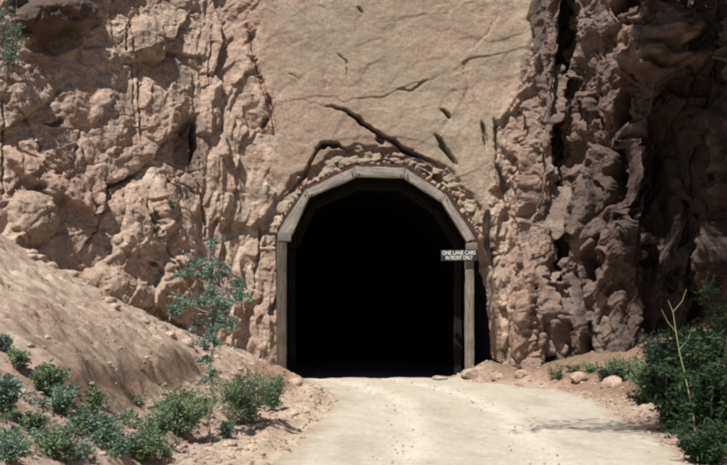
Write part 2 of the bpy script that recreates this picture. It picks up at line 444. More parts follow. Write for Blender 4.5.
# soften the corners of the foot line
def smooth(a, uu, sig):
    grid = np.arange(0, uu[-1] + 0.05, 0.05); k = np.exp(-0.5*(np.arange(-40, 41)*0.05/sig)**2); k /= k.sum()
    out = np.empty_like(a)
    for c in range(a.shape[1]):
        g = np.interp(grid, uu, a[:, c]); gp = np.r_[np.full(40, g[0]), g, np.full(40, g[-1])]
        out[:, c] = np.interp(uu, grid, np.convolve(gp, k, 'valid'))
    return out
base = smooth(base, ux, 0.12)
nu, nv = len(ux), len(vz)
v = np.broadcast_to(vz[None, :], (nu, nv))
vb = np.minimum(v, 12.5); top = np.maximum(v - 12.5, 0)
uu = np.broadcast_to(ux[:, None], (nu, nv))
tx = np.gradient(base[:, 0], ux); ty = np.gradient(base[:, 1], ux); tn = np.hypot(tx, ty)
nx, ny = ty/tn, -tx/tn          # points into the cutting
NX, NY = nx[:, None] + 0*v, ny[:, None] + 0*v
BX = base[:, 0:1] + base[:, 2:3]*vb - NX*top*1.2
BY = base[:, 1:2] + base[:, 3:4]*vb - NY*top*1.2
BZ = np.where(v > 12.5, 12.5 + top*0.25, v)
shp = (nu, nv)
U, V = uu.ravel(), v.ravel(); BX, BY, BZ, NX, NY = [q.ravel() for q in (BX, BY, BZ, NX, NY)]
# push direction: half way between the face's own normal and the open cutting
cx_, cy_ = 0.3 - BX, 2.0 - BY; cn = np.hypot(cx_, cy_)
DX, DY = NX*0.62 + 0.38*cx_/cn, NY*0.62 + 0.38*cy_/cn
dn = np.hypot(DX, DY); DX /= dn; DY /= dn
px0, py0 = proj(BX, BY, BZ)
px0 = np.where(BY < 3, np.where(BX < 0, -900, 1700), px0)

wu = U + 0.30*fbm(U, V, 0*U, 1.4, 4, 1, .5); wv = V + 0.30*fbm(U, V, 0*U, 1.4, 4, 2, .5)
wl = (1 - ss(185, 215, px0 + 0.0*py0 + 8*fbm(U, V, 0*U, .6, 2, 8)))           # blocky left cliff
wf = (1 - wl) * (1 - ss(262, 285, px0 + (py0-150)*-0.12 + 5*fbm(U, V, 0*U, .5, 2, 9)))   # fractured seam
edge = np.interp(py0, [0, 50, 130, 230, 400], [545, 528, 500, 486, 486])
wr = ss(-6, 8, px0 - edge + 5*fbm(U, V, 0*U, .5, 2, 10))
wsl = np.clip(1 - wl - wf - wr, 0, 1)

def fb(s, o, sd, g=0.5): return fbm(U, V, U*0, s, o, sd, g)
def region(wt, fn):
    i = np.nonzero((wt > 0.001) & (BY > 10))[0]; out = np.zeros_like(U)
    out[i] = fn(U[i], V[i], wu[i], wv[i], lambda s, o, sd, g=0.5: fbm(U[i], V[i], U[i]*0, s, o, sd, g)) * wt[i]
    return out
def left_fn(u, v, a, b, fb):        # big angular masses, dipping joints
    ru, rv = a*0.82 + b*0.57, b*0.82 - a*0.57
    return 0.20*fb(3.6, 3, 101) + 0.19*facets(ru, rv, 2.7, 1.7, 102, 1.0, 1.3, 0.16) + 0.10*facets(ru, rv, 1.25, 0.8, 103, 1.0, 1.3, 0.16, 0.2) \
        + 0.040*facets(ru, rv, 0.48, 0.34, 104, 1.0, 1.5, 0.12) + 0.045*fb(0.5, 5, 105, 0.66) + 0.05*(0.25-np.abs(fb(0.9, 5, 106, 0.62)))
def seam_fn(u, v, a, b, fb):        # tall narrow splintered slivers
    rv, ru = b*0.97 + a*0.2, a*0.97 - b*0.2
    return -0.12 + 0.2*fb(1.8, 3, 111) + 0.17*facets(ru, rv, 0.5, 1.9, 112, 1.0, 1.4, 0.2) + 0.09*facets(ru, rv, 0.22, 0.62, 113, 1.0, 1.4, 0.3) + 0.025*facets(ru, rv, 0.1, 0.2, 114, 1, 1.3, 0.2) + 0.03*fb(0.3, 5, 115, 0.64)
def slab_fn(u, v, a, b, fb):        # slab above the portal
    ru, rv = a*0.82 + b*0.57, b*0.82 - a*0.57
    return 0.09*fb(2.6, 3, 121) + 0.030*facets(ru, rv, 2.2, 1.5, 122, 0.08, 1.0, 0.0) + 0.012*facets(ru, rv, 0.7, 0.5, 123, 0.35, 1.6, 0.0) + 0.040*fb(0.7, 6, 125, 0.66) 
def right_fn(u, v, a, b, fb):       # upright ribs and gullies
    ru, rv = a*0.98 - b*0.18, b*0.98 + a*0.18
    return 0.32*fb(2.2, 3, 131) + 0.42*facets(ru, rv, 1.05, 3.3, 132, 1.0, 1.4, 0.25) + 0.21*facets(ru, rv, 0.5, 1.35, 133, 1.0, 1.5, 0.25) \
        + 0.065*facets(a, b, 0.26, 0.36, 134, 1.0, 1.5, 0.2) + 0.04*fb(0.4, 5, 135, 0.66)
hN = region(wl, left_fn) + region(wf, seam_fn) + region(wsl, slab_fn) + region(wr, right_fn)
far = (BY < 12)
hN = np.where(far, 0.9*fb(4, 3, 141), hN)

# (polyline in photo pixels, half width px, depth m, side step m, step reach px)
CRACKS = [
 ([(327,107),(345,112),(358,121),(372,131),(395,143),(405,151),(420,157),(437,166)], 3.0, .50, .10, 22),
 ([(283,200),(292,190),(303,178),(312,161),(322,147),(334,144),(348,149),(357,148)], 1.2, .30, .07, 14),
 ([(317,150),(330,145),(344,148)], 4.5, .45, 0, 1), ([(379,137),(381,146)], 4, .35, 0, 1),
 ([(441,108),(449,121)], 2.6, .28, 0, 1), ([(436,134),(443,149),(456,166)], 3.2, .38, 0, 1),
 ([(482,121),(486,149)], 1.8, .25, 0, 1), ([(495,119),(498,160)], 2.0, .3, 0, 1),
 ([(336,54),(347,63),(349,82)], .8, .10, 0, 1), ([(395,89),(412,90),(429,80)], .8, .12, .03, 12), ([(358,7),(362,15)], 1.4, .16, 0, 1),
 ([(500,10),(488,34),(470,50)], .5, .06, .03, 14),
 ([(323,70),(327,91)], 0.5, .05, 0, 1), ([(286,72),(299,81)], .5, .06, 0, 1),
 ([(247,22),(252,56),(262,85),(271,108),(274,140)], 2.5, .28, -.10, 20),
 ([(268,118),(262,128)], 2.5, .3, 0, 1), ([(213,20),(210,50),(205,90)], 1.8, .2, 0, 1), ([(262,215),(256,262),(250,300)], 2.0, .3, 0, 1),
 ([(127,16),(131,50),(135,80),(141,150)], 2.4, .35, -.06, 20),
 ([(79,255),(97,224),(103,185),(128,179),(149,163)], 2.2, .32, .10, 20), ([(106,183),(103,200),(100,215)], 3.0, .35, 0, 1),
 ([(2,95),(0,150),(3,200)], 3.0, .4, 0, 1), ([(5,96),(22,112),(40,150),(68,178)], 1.4, .2, .06, 16), ([(80,130),(76,150),(70,175)], 1.8, .25, 0, 1),
 ([(40,123),(55,126),(64,119)], 3.2, .3, 0, 1),
 ([(148,200),(160,232),(176,262),(196,296)], 2.0, .3, .06, 20), ([(186,165),(200,195),(206,240)], 2.2, .3, 0, 1),
 ([(166,176),(196,196)], 1.8, .25, 0, 1),
 ([(545,0),(548,20),(535,60),(520,90),(505,118)], 2.6, .40, .06, 18),
 ([(553,45),(551,80),(551,104),(541,136)], 5.0, .75, 0, 1), ([(583,88),(594,112),(606,142)], 2.8, .5, 0, 1), ([(568,40),(576,70),(586,82)], 3.0, .4, 0, 1),
 ([(497,160),(503,190),(512,215)], 1.8, .3, 0, 1),
 ([(538,278),(535,320),(533,360)], 3.0, .5, 0, 1), ([(556,270),(566,310),(572,352)], 3.0, .45, 0, 1), ([(578,295),(590,330),(596,362)], 6.5, .65, 0, 1),
 ([(600,232),(585,258),(600,283)], 3.5, .4, 0, 1), ([(560,165),(568,200)], 2.0, .35, 0, 1), ([(518,118),(520,150)], 2.0, .3, 0, 1),
 ([(632,185),(612,205),(590,222)], 3.0, .45, 0, 1), ([(640,230),(652,260),(650,290)], 3.0, .45, 0, 1),
]
# ellipses: cx, cy, rx, ry, angle deg, height m (negative = hollow), edge hardness
BUMPS = [
 (58, 12, 46, 20, -6, .6), (152, 38, 21, 26, -10, .55), (166, 100, 28, 42, 12, .30), (188, 143, 9, 20, 10, -.75), (52, 44, 28, 9, -12, -.30),
 (52, 182, 60, 12, 33, .45), (36, 216, 29, 27, 10, .42), (88, 70, 34, 55, 0, .22), (112, 120, 22, 34, 0, .16),
 (142, 215, 36, 42, 40, .25), (125, 290, 42, 18, 24, .40), (178, 215, 16, 44, -28, .22), (185, 280, 26, 30, 30, .2), (165, 322, 26, 8, 28, -.35),
 (577, 56, 12, 24, 0, -.7), (632, 8, 22, 16, 0, -.9), (609, 90, 18, 52, 6, .40), (521, 215, 8, 62, 2, .25), (520, 300, 15, 60, 4, .25), (672, 40, 65, 40, -4, .6),
 (650, 190, 30, 80, 6, -.5), (628, 128, 13, 38, 0, -.9), (636, 178, 24, 44, 10, -.8), (676, 215, 12, 60, -8, .5), (720, 170, 10, 60, 0, .5), (618, 243, 28, 22, -20, .5), (596, 268, 13, 15, 20, -.75), (648, 208, 15, 18, 0, .3),
 (575, 205, 20, 42, 4, .30), (560, 320, 14, 40, 0, .25), (640, 60, 26, 24, 10, .35), (690, 25, 26, 14, 0, .45), (668, 50, 24, 14, 10, .4), (704, 58, 26, 12, 0, .4),
 (700, 118, 26, 12, 0, .4), (690, 90, 26, 10, 0, -.35), (711, 255, 15, 46, 6, .8), (568, 125, 14, 32, -14, .25),
 (488, 250, 6, 40, 0, -.5), (375, 150, 60, 14, 0, -.04),
]
# arch-shaped hole in the slab (photo pixels on the face, as world x/z at Y = 25.2)
HOLE_PX = [(276,400),(276,300),(275,240),(279,222),(303,186),(330,171),(353,162),(380,159),(407,162),(430,173),(449,188),(466,209),(482,232),(491,252),(497,290),(502,330),(506,400)]
HOLE = [(at(a, b, 25.2).x, at(a, b, 25.2).z) for a, b in HOLE_PX]
HOLE[0] = (HOLE[0][0], -3); HOLE[-1] = (HOLE[-1][0], -3)

feat = 0*U
vis = (BY > 12) & (px0 > -60) & (px0 < 800) & (V < 11.3)
idx = np.nonzero(vis)[0]
for it in range(2):
    hh = (hN + feat)[idx]
    fx, fy = proj(BX[idx] + DX[idx]*hh, BY[idx] + DY[idx]*hh, BZ[idx])
    wob = fbm(fx, fy, fx*0, 9, 4, 151) * 2.6; wob2 = fbm(fx, fy, fx*0, 9, 4, 152) * 2.6
    qx, qy = fx + wob, fy + wob2
    f = np.zeros(len(idx))
    for cx, cy, rx, ry, ang, hgt in BUMPS:
        m = (np.abs(qx-cx) < (rx+ry)*1.3) & (np.abs(qy-cy) < (rx+ry)*1.3)
        a = math.radians(ang); ex, ey = qx[m]-cx, qy[m]-cy
        lx = (ex*math.cos(a) + ey*math.sin(a))/rx; ly = (-ex*math.sin(a) + ey*math.cos(a))/ry
        r = np.sqrt(lx*lx + ly*ly)
        f[m] += hgt * (np.sqrt(np.clip(1 - r**2.6, 0, 1)) if abs(hgt) < 1.2 else np.clip(1 - r*r, 0, 1)**0.8)
    for poly, w, dep, step, reach in CRACKS:
        xsb = [q[0] for q in poly]; ysb = [q[1] for q in poly]; pad = max(3*w, reach*2.2)
        m = (qx > min(xsb)-pad) & (qx < max(xsb)+pad) & (qy > min(ysb)-pad) & (qy < max(ysb)+pad)
        dd, tt, sg = segdist(qx[m], qy[m], poly)
        taper = 0.25 + 0.75*np.clip(np.minimum(tt, 1-tt)*5, 0, 1)
        f[m] -= dep * taper * (1 - ss(0.55*w*taper, 1.05*w*taper + 0.4, dd))
        if step: f[m] -= step * taper * np.where(sg > 0, 1, 0) * (1 - ss(reach*0.4, reach*2, dd)) 
    feat = np.zeros_like(U); feat[idx] = f

hT = hN + feat
# broken rubble zone hugging the arch, and the opening itself
ZZ = BZ
sd = np.full(U.shape, 9.0)
m = (BX > -4) & (BX < 5) & (BY > 23) & (BZ < 7.5)
sd[m] = poly_sdf((BX + DX*hT)[m] + 0.035*fbm(U[m], V[m], 0*U[m], .25, 3, 161), ZZ[m] + 0.035*fbm(U[m], V[m], 0*U[m], .25, 3, 162), HOLE)
rim = ss(-0.1, 0.02, -(sd - 0.36 + 0.2*fb(0.5, 3, 163))) * (BZ > 3.3) * (BX < 3.0) * (BX > -2.6)
rub = facets(wu, wv, 0.26, 0.20, 164, 1.0, 1.0, 0.5, 0.5)
hT = hT + wsl*0.012*fbm(U, V, 0*U, 0.12, 4, 169, .7) + rim * (-0.14 + 0.10*rub + 0.04*facets(wu, wv, .11, .1, 165, 1, 1, .4, .4))
# worn edges: soften the steps over a few centimetres, then put fine grit back
def blur(a, k, n):
    g_ = a.reshape(nu, nv); k = np.array(k, float); k /= k.sum(); r = len(k)//2
    for _ in range(n):
        p_ = np.pad(g_, ((r, r), (0, 0)), 'edge'); g_ = sum(k[i]*p_[i:i+nu] for i in range(len(k)))
        p_ = np.pad(g_, ((0, 0), (r, r)), 'edge'); g_ = sum(k[i]*p_[:, i:i+nv] for i in range(len(k)))
    return g_.ravel()
b1 = blur(hT, (1, 2, 1), 1); b2 = blur(hT, (1, 2, 3, 2, 1), 1)
wb = np.clip(wr, 0, 1) * ss(0.0, 0.6, sd)

hT = np.where(V < 11.1, b1*(1-wb) + b2*wb, hT)
ii = np.nonzero((wl + wr + wf > 0.01) & (V < 11.3) & (BY > 11))[0]
u_, v_, a_, b_ = U[ii], V[ii], wu[ii], wv[ii]
X1, Y1, Z1 = (BX + DX*hT)[ii], (BY + DY*hT)[ii], BZ[ii]
# joints cut through the displaced rock in its own x-y-z, so that steep flanks break up as well as open faces
s1 = X1*0.75 + Y1*0.66 + 0.10*fbm(X1, Y1, Z1, 0.5, 3, 167); t1 = Z1*0.9 - X1*0.35 + Y1*0.25 + 0.10*fbm(X1, Y1, Z1, 0.5, 3, 168)
fine = wl[ii]*(0.030*facets(s1, t1, 0.50, 0.36, 251, 0.7, 1.6, 0.1) + 0.016*facets(s1, t1, 0.20, 0.15, 252, 1.0, 1.5, 0.15)) \
     + wr[ii]*(0.120*facets(s1 - .2*t1, t1, 0.42, 1.0, 253, 1.0, 1.6, 0.2) + 0.050*facets(s1, t1, 0.20, 0.34, 254, 1.0, 1.5, 0.2) + 0.02*facets(s1, t1, 0.09, 0.12, 255, 1, 1.5, .2)) \
     + 0.022*fbm(X1, Y1, Z1, 0.15, 4, 166, 0.65)*(1 - 0.4*wf[ii])
hT[ii] += fine * ss(0.0, 0.3, sd[ii])
PX_, PY_, PZ_ = BX + DX*hT, BY + DY*hT, BZ.copy()
PZ_ = PZ_ + 0.10*fb(0.5, 3, 171)*(wl + wr + .5*wf) * (V < 12) * (V > 0.1)
wq = (V < 12) * (BY > 11) * (0.25*wsl + wl + wf + wr) * ss(0.05, 0.5, sd)
sx_, sy_, sz_ = PX_.copy(), PY_.copy(), PZ_.copy()
q1, q2, q3 = [fbm(sx_, sy_, sz_, 0.55, 5, 190+k, .62) for k in range(3)]
PX_ = PX_ + 0.07*wq*q1; PY_ = PY_ + 0.07*wq*q2; PZ_ = PZ_ + 0.08*wq*q3
ins = np.clip(-sd, 0, 1)
PY_ = PY_ + np.minimum(ins*16, 1.4)
keep_v = ~((sd < -0.12) & m)
fac = grid_quads(nu, nv)
kf = keep_v[fac].all(1)
fac = fac[kf]
# colour zones: real stone tones; the dark one also holds painted shade
n1, n2_ = fb(1.4, 4, 181), fb(0.5, 4, 182)
red = 0.25*wf*ss(-0.2, 0.5, n1 + 0.2) + wr*ss(0.0, 0.4, n2_*.6 + 0.9*np.exp(-((px0-522)/16)**2)*(py0 > 60) + 0.6*np.exp(-((px0-608)/18)**2)*(py0 < 170) - 0.25)*0.6 + 0.3*wl*ss(0.05, 0.35, n1)*ss(-0.2, 0.3, n2_)
d, _, _ = segdist(px0, py0, [(247,15),(252,56),(262,85),(271,110)])
red = np.maximum(red, 0.9*(1 - ss(3, 7, d)))
d, _, _ = segdist(px0, py0, [(5,150),(50,178),(95,208)])
red = np.maximum(red, 0.4*(1 - ss(8, 18, d + 8*n2_)))
gr = np.maximum(wsl*(0.55 + 0.45*ss(-0.3, 0.3, n1)), 0.5*wl*ss(0.0, 0.35, fb(1.1, 4, 183)))
drk = wr*np.clip(ss(490, 570, px0)*0.70 + 0.45*ss(600, 650, px0)*ss(60, 110, py0) + 0.40*n1 + 0.1*wr, 0, 0.97)  # darker stone, plus shade of the far right recess painted in
drk = np.maximum(drk, 0.93*(1 - ss(34, 60, np.hypot(px0-52, (py0-8)*1.35) + 16*n2_)))  # painted shade around the upper left overhang
drk = np.maximum(drk, 0.8*(1 - ss(8, 22, np.hypot(px0-190, (py0-143)*.6) + 6*n2_)))  # painted shade inside the small left hollow
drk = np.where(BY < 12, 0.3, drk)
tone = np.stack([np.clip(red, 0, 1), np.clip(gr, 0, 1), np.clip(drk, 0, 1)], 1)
verts = np.stack([PX_, PY_, PZ_], 1)
iu1 = np.searchsorted(ux, U_at(10) - 0.1); iu2 = np.searchsorted(ux, U_at(12) + 0.45)
col = fac[:, 0] // nv
for nm, sel in (('cliff', col < iu1), ('rock_face', (col >= iu1) & (col < iu2)), ('cliff', col >= iu2)):
    ff = fac[sel]; used, inv = np.unique(ff, return_inverse=True)
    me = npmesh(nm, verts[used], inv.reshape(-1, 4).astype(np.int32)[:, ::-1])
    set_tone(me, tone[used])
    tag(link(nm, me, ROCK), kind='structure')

# tunnel bore
prof = np.array([q for q in HOLE])
c = np.array([0.35, 1.8])
pr = []
for i in range(len(prof)-1):
    for k in range(6): pr.append(prof[i] + (prof[i+1]-prof[i])*k/6)
pr.append(prof[-1]); pr = np.array(pr)
dv = pr - c; pr = pr + dv/np.linalg.norm(dv, axis=1)[:, None]*0.01
yy = np.r_[25.45, np.arange(26, 50, 0.5)]
VV = []
for j, yv in enumerate(yy):
    bend = 0.004*(yv-25.4)**2
    n = fbm(pr[:, 0]*1.0, pr[:, 1], pr[:, 0]*0 + yv, 0.9, 3, 201) * (0.22 if j else 0.0)
    dirs = dv/np.linalg.norm(dv, axis=1)[:, None]
    q = pr + dirs * (np.abs(n)[:, None] + (0.05 if j else 0))
    VV.append(np.stack([q[:, 0] - bend, np.full(len(q), yv), q[:, 1]], 1))
VV = np.array(VV)
vv = VV.reshape(-1, 3)
qd = grid_quads(len(yy), len(pr))
e0 = (len(yy)-1)*len(pr); cen = vv[e0:].mean(0); vv = np.vstack([vv, cen])
tri = np.array([[e0+i, e0+i+1, len(vv)-1] for i in range(len(pr)-1)] + [[len(vv)-2, e0, len(vv)-1]], np.int32)
tag(link('tunnel', npmesh('tunnel', vv, qd, tri), BORE_DARK), kind='structure')

# ------------------------------------------------------------------ timber frame
def beam_mesh(name, A, B, C_, D, y0, y1, seed):
    """A,B outer edge; D,C_ inner edge (x,z pairs); local X runs along the beam"""
    A, B, C_, D = [np.array(q, float) for q in (A, B, C_, D)]
    cen = (A+B+C_+D)/4; ax = (B-A); ax /= np.linalg.norm(ax); up = np.array([-ax[1], ax[0]])
    nl, nw, nd = 26, 5, 5
    bm = bmesh.new(); r = np.random.default_rng(seed)
    vs = {}
    def pt(i, j, k):
        key = (i, j, k)
        if key not in vs:
            s, w, dd = i/nl, j/nw, k/nd
            p = (A*(1-s)+B*s)*(1-w) + (D*(1-s)+C_*s)*w - cen
            lx, lz = p@ax, p@up
            ly = (y0 + (y1-y0)*dd) - (y0+y1)/2
            cw = 0.010 if ((j in (0, nw)) and (k in (0, nd))) else 0.0
            if j == 0: lz -= cw
            if j == nw: lz += cw
            if k == 0: ly += cw
            if k == nd: ly -= cw
            n = float(vnoise(np.array([lx*3.0+seed]), np.array([lz*6.0+seed*3]), np.array([ly*6.0]))[0])
            n2 = float(vnoise(np.array([lx*14.0+seed]), np.array([lz*20.0]), np.array([ly*20.0+seed]))[0])
            vs[key] = bm.verts.new((lx, ly + 0.010*n + 0.005*n2, lz + 0.010*n - 0.006*n2))
        return vs[key]
    def face(a): bm.faces.new(a)
    for i in range(nl):
        for j in range(nw):
            for k in (0, nd):
                q = [pt(i, j, k), pt(i+1, j, k), pt(i+1, j+1, k), pt(i, j+1, k)]
                face(q if k else q[::-1])
        for k in range(nd):
            for j in (0, nw):
                q = [pt(i, j, k), pt(i+1, j, k), pt(i+1, j, k+1), pt(i, j, k+1)]
                face(q if not j else q[::-1])
    for j in range(nw):
        for k in range(nd):
            for i in (0, nl):
                q = [pt(i, j, k), pt(i, j+1, k), pt(i, j+1, k+1), pt(i, j, k+1)]
                face(q if i else q[::-1])
    bmesh.ops.recalc_face_normals(bm, faces=bm.faces)
    me = bpy.data.meshes.new(name); bm.to_mesh(me); bm.free()
    M = Matrix(((ax[0], 0, up[0], cen[0]), (0, 1, 0, (y0+y1)/2), (ax[1], 0, up[1], cen[1]), (0, 0, 0, 1)))
    return me, M

def W(px, py, Yp=24.95):
    q = at(px, py, Yp); return (q.x, q.z)

def build_frame(name, label, dy, inset, tw):
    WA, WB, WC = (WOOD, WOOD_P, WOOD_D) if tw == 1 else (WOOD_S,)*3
    root = empty(name, (0.3, 24.95+dy, 0))
    tag(root, label, 'tunnel frame', 'timber frames holding the tunnel mouth')
    outer = [(279, 231), (305.5, 190), (355, 166.5), (405.5, 168), (446.5, 195), (475.5, 239)]
    inner = [(290, 239), (309.5, 197), (356.5, 176.8), (403.6, 177.8), (441.3, 202), (466.5, 242)]
    for i in range(5):
        g = 0.006
        me, M = beam_mesh('arch_beam', W(*outer[i]), W(*outer[i+1]), W(*inner[i+1]), W(*inner[i]), 24.89+dy + 0.03*(i % 2), 25.10+dy + 0.03*(i % 2), 3+i)
        o = link('arch_beam', me, WA, root); o.matrix_parent_inverse = Matrix(); o.matrix_local = Matrix.Translation(-Vector(root.location)) @ M
        o.scale = (0.988, 1, 1)
    for (a, b) in (((278, 231.5), (291, 241.5)), ((466, 242.5), (477, 251))):
        me, M = beam_mesh('corbel', W(a[0], a[1]), W(b[0], a[1]), W(b[0], b[1]), W(a[0], b[1]), 24.87+dy, 25.12+dy, 21)
        o = link('corbel', me, WB, root); o.matrix_local = Matrix.Translation(-Vector(root.location)) @ M
    for (x0, x1, yt, yb) in ((277.3, 286.2, 242, 383), (465.6, 473.4, 251.5, 385)):
        me, M = beam_mesh('post', W(x0, yt), W(x0-0.6 if x0 < 300 else x0, yb), W(x1-0.6 if x0 < 300 else x1, yb), W(x1, yt), 24.90+dy, 25.09+dy, 31)
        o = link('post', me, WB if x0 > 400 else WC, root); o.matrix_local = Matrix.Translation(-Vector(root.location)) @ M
    for (a, b) in outer[1:-1]:
        cx_b, cy_b = a + (375-a)*0.045, b + (240-b)*0.10
        for sx in (-3.2, 3.2):
            bm = bmesh.new(); bmesh.ops.create_cone(bm, cap_ends=True, segments=10, radius1=0.024, radius2=0.019, depth=0.03)
            bmesh.ops.rotate(bm, cent=(0, 0, 0), matrix=Matrix.Rotation(math.radians(90), 3, 'X'), verts=bm.verts)
            me = bpy.data.meshes.new('bolt'); bm.to_mesh(me); bm.free()
            q = at(cx_b+sx, cy_b+abs(sx)*.2, 24.95); link('bolt', me, SIGNM, root, Vector((q.x, 24.885+dy, q.z)) - Vector(root.location))
    root.scale = (tw, 1, 1)
    return root
build_frame('tunnel_frame', 'weathered grey timber frame of posts and five arch beams at the tunnel mouth', 0, 0, 1.0)
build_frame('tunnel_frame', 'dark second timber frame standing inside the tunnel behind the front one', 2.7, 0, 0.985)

# ------------------------------------------------------------------ sign
c = at(459.2, 255.3, 24.80)
sg = empty('sign', c); sg.rotation_euler.y = math.radians(-0.6)
tag(sg, 'small dark sign with two lines of white lettering on the right post', 'sign')
bm = bmesh.new(); bmesh.ops.create_cube(bm, size=1); bmesh.ops.scale(bm, vec=(0.90, 0.03, 0.27), verts=bm.verts)
bmesh.ops.bevel(bm, geom=bm.edges, offset=0.004, segments=2, affect='EDGES')
me = bpy.data.meshes.new('sign_board'); bm.to_mesh(me); bm.free(); link('sign_board', me, SIGNM, sg)
def text(body, w, hgt, lx, lz):
    cu = bpy.data.curves.new('t', 'FONT'); cu.body = body; cu.size = 1; cu.extrude = 0.02; cu.offset = 0.012
    to = bpy.data.objects.new('t', cu); COL.objects.link(to)
    me = bpy.data.meshes.new_from_object(to.evaluated_get(bpy.context.evaluated_depsgraph_get()))
    bpy.data.objects.remove(to); bpy.data.curves.remove(cu)
    v = np.empty(len(me.vertices)*3, np.float32); me.vertices.foreach_get('co', v); v = v.reshape(-1, 3)
    lo, hi = v.min(0), v.max(0)
    v = (v - (lo+hi)/2) * np.array([w/(hi[0]-lo[0]), hgt/(hi[1]-lo[1]), 0.15])
    v2 = np.stack([v[:, 0]+lx, -v[:, 2]-0.0185, v[:, 1]+lz], 1)
    me.vertices.foreach_set('co', v2.astype(np.float32).ravel()); me.update(); me.name = 'lettering'
    link('lettering', me, LETTER, sg)
text('ONE LANE CARS', 0.82, 0.10, -0.01, 0.063)
text('IN FRONT ONLY', 0.66, 0.10, 0.0, -0.058)
# two bolts hold the board to the post
for lz in (0.09, -0.09):
    bm = bmesh.new(); bmesh.ops.create_cone(bm, cap_ends=True, segments=10, radius1=0.012, radius2=0.010, depth=0.012)
    bmesh.ops.rotate(bm, cent=(0, 0, 0), matrix=Matrix.Rotation(math.radians(90), 3, 'X'), verts=bm.verts)
    me = bpy.data.meshes.new('bolt'); bm.to_mesh(me); bm.free(); link('bolt', me, SIGNM, sg, (0.435, -0.022, lz))

# ------------------------------------------------------------------ stones
def rock_mesh(name, r, seed, sub=4, rough=0.22):
    bm = bmesh.new(); bmesh.ops.create_icosphere(bm, subdivisions=sub, radius=1)
    v = np.array([q.co[:] for q in bm.verts]); f = np.array([[q.index for q in p.verts] for p in bm.faces], np.int32); bm.free()
    g = np.random.default_rng(seed)
    rr_ = np.ones(len(v))
    for k in range(14):     # cut by random planes: angular faces
        n = g.normal(size=3); n /= np.linalg.norm(n); dcut = g.uniform(0.62, 0.95)
        dp = v@n
        rr_ = np.minimum(rr_, np.where(dp > dcut*0.999, dcut/np.maximum(dp, 1e-3), 9))
    v = v * rr_[:, None]
    n = fbm(v[:, 0]+seed, v[:, 1], v[:, 2], 0.8, 4, seed, 0.6)
    v = v * (1 + rough*n)[:, None] * np.array(r)
    return npmesh(name, v, None, f)

def boulder(px, py, Yp, r, seed, label, rot=0, sub=5, zoff=0.0):
    p = at(px, py, Yp); me = rock_mesh('boulder', r, seed, sub)
    o = link('boulder', me, ROCK_P, None, (p.x, p.y, p.z+zoff)); o.rotation_euler = (0, 0, rot)
    return tag(o, label, 'boulder')

def ground_rock(px, Yp, r, seed, label, name='rock', sink=0.3, group=None):
    xx = (px-CX)/F*Yp*1.0
    me = rock_mesh(name, r, seed, 4)
    o = link(name, me, ROCK_P, None, (xx, Yp, hz(xx, Yp) + r[2]*(1-2*sink)*0.6)); o.rotation_euler = (0, 0, seed*1.3)
    return tag(o, label, 'rock', group)
# rocks at the foot of the portal
for i, (px, Yp, r, lab) in enumerate([
    (470, 24.1, (.26, .2, .15), 'reddish wedge shaped rock at the foot of the right timber post'),
    (497, 23.9, (.24, .2, .12), 'flat reddish rock right of the wedge shaped rock by the tunnel mouth'),
    (440, 24.4, (.22, .2, .10), 'low reddish rock half buried at the right side of the tunnel floor'),
    (522, 23.4, (.24, .2, .12), 'tan rock lying under the pink rib of the right hand cliff'),
    (610, 20.9, (.3, .22, .16), 'brown rock at the cliff foot near the dark bushes'),
    (577, 22.0, (.26, .2, .15), 'small brown rock at the cliff foot beside the green tuft'),
    (640, 18.0, (.2, .18, .12), 'brown rock at the road edge in front of the dark bushes'),
    (298, 21.6, (.20, .18, .11), 'largest tan rock on the dirt mound left of the tunnel mouth'),
    (318, 21.2, (.12, .12, .07), 'small tan rock where the left dirt mound meets the road'),
    (232, 12.1, (.10, .09, .05), 'small pale rock on the eroded road shoulder near the sapling')]):
    ground_rock(px, Yp, r, 300+i, lab)
rg = np.random.default_rng(88)
for i in range(26):
    t_ = rg.uniform(0, 1); px = np.interp(t_, [0, .3, .55, .8, 1], [4, 75, 130, 200, 240]); py = np.interp(t_, [0, .3, .55, .8, 1], [240, 266, 305, 345, 364])
    p = groundpt(px + rg.normal(0, 3), py + abs(rg.normal(0, 5)) + 3); r0 = rg.uniform(.05, .17)
    o = link('rock', rock_mesh('rock', (r0*1.2, r0, r0*.7), 320+i, 3), ROCK_P, None, (p.x, p.y, p.z)); o.rotation_euler = (0, 0, rg.uniform(0, 6))
    tag(o, 'small tan rubble rock lying where the sandy slope meets the left cliff', 'rock', 'rubble rocks along the top of the sandy slope')
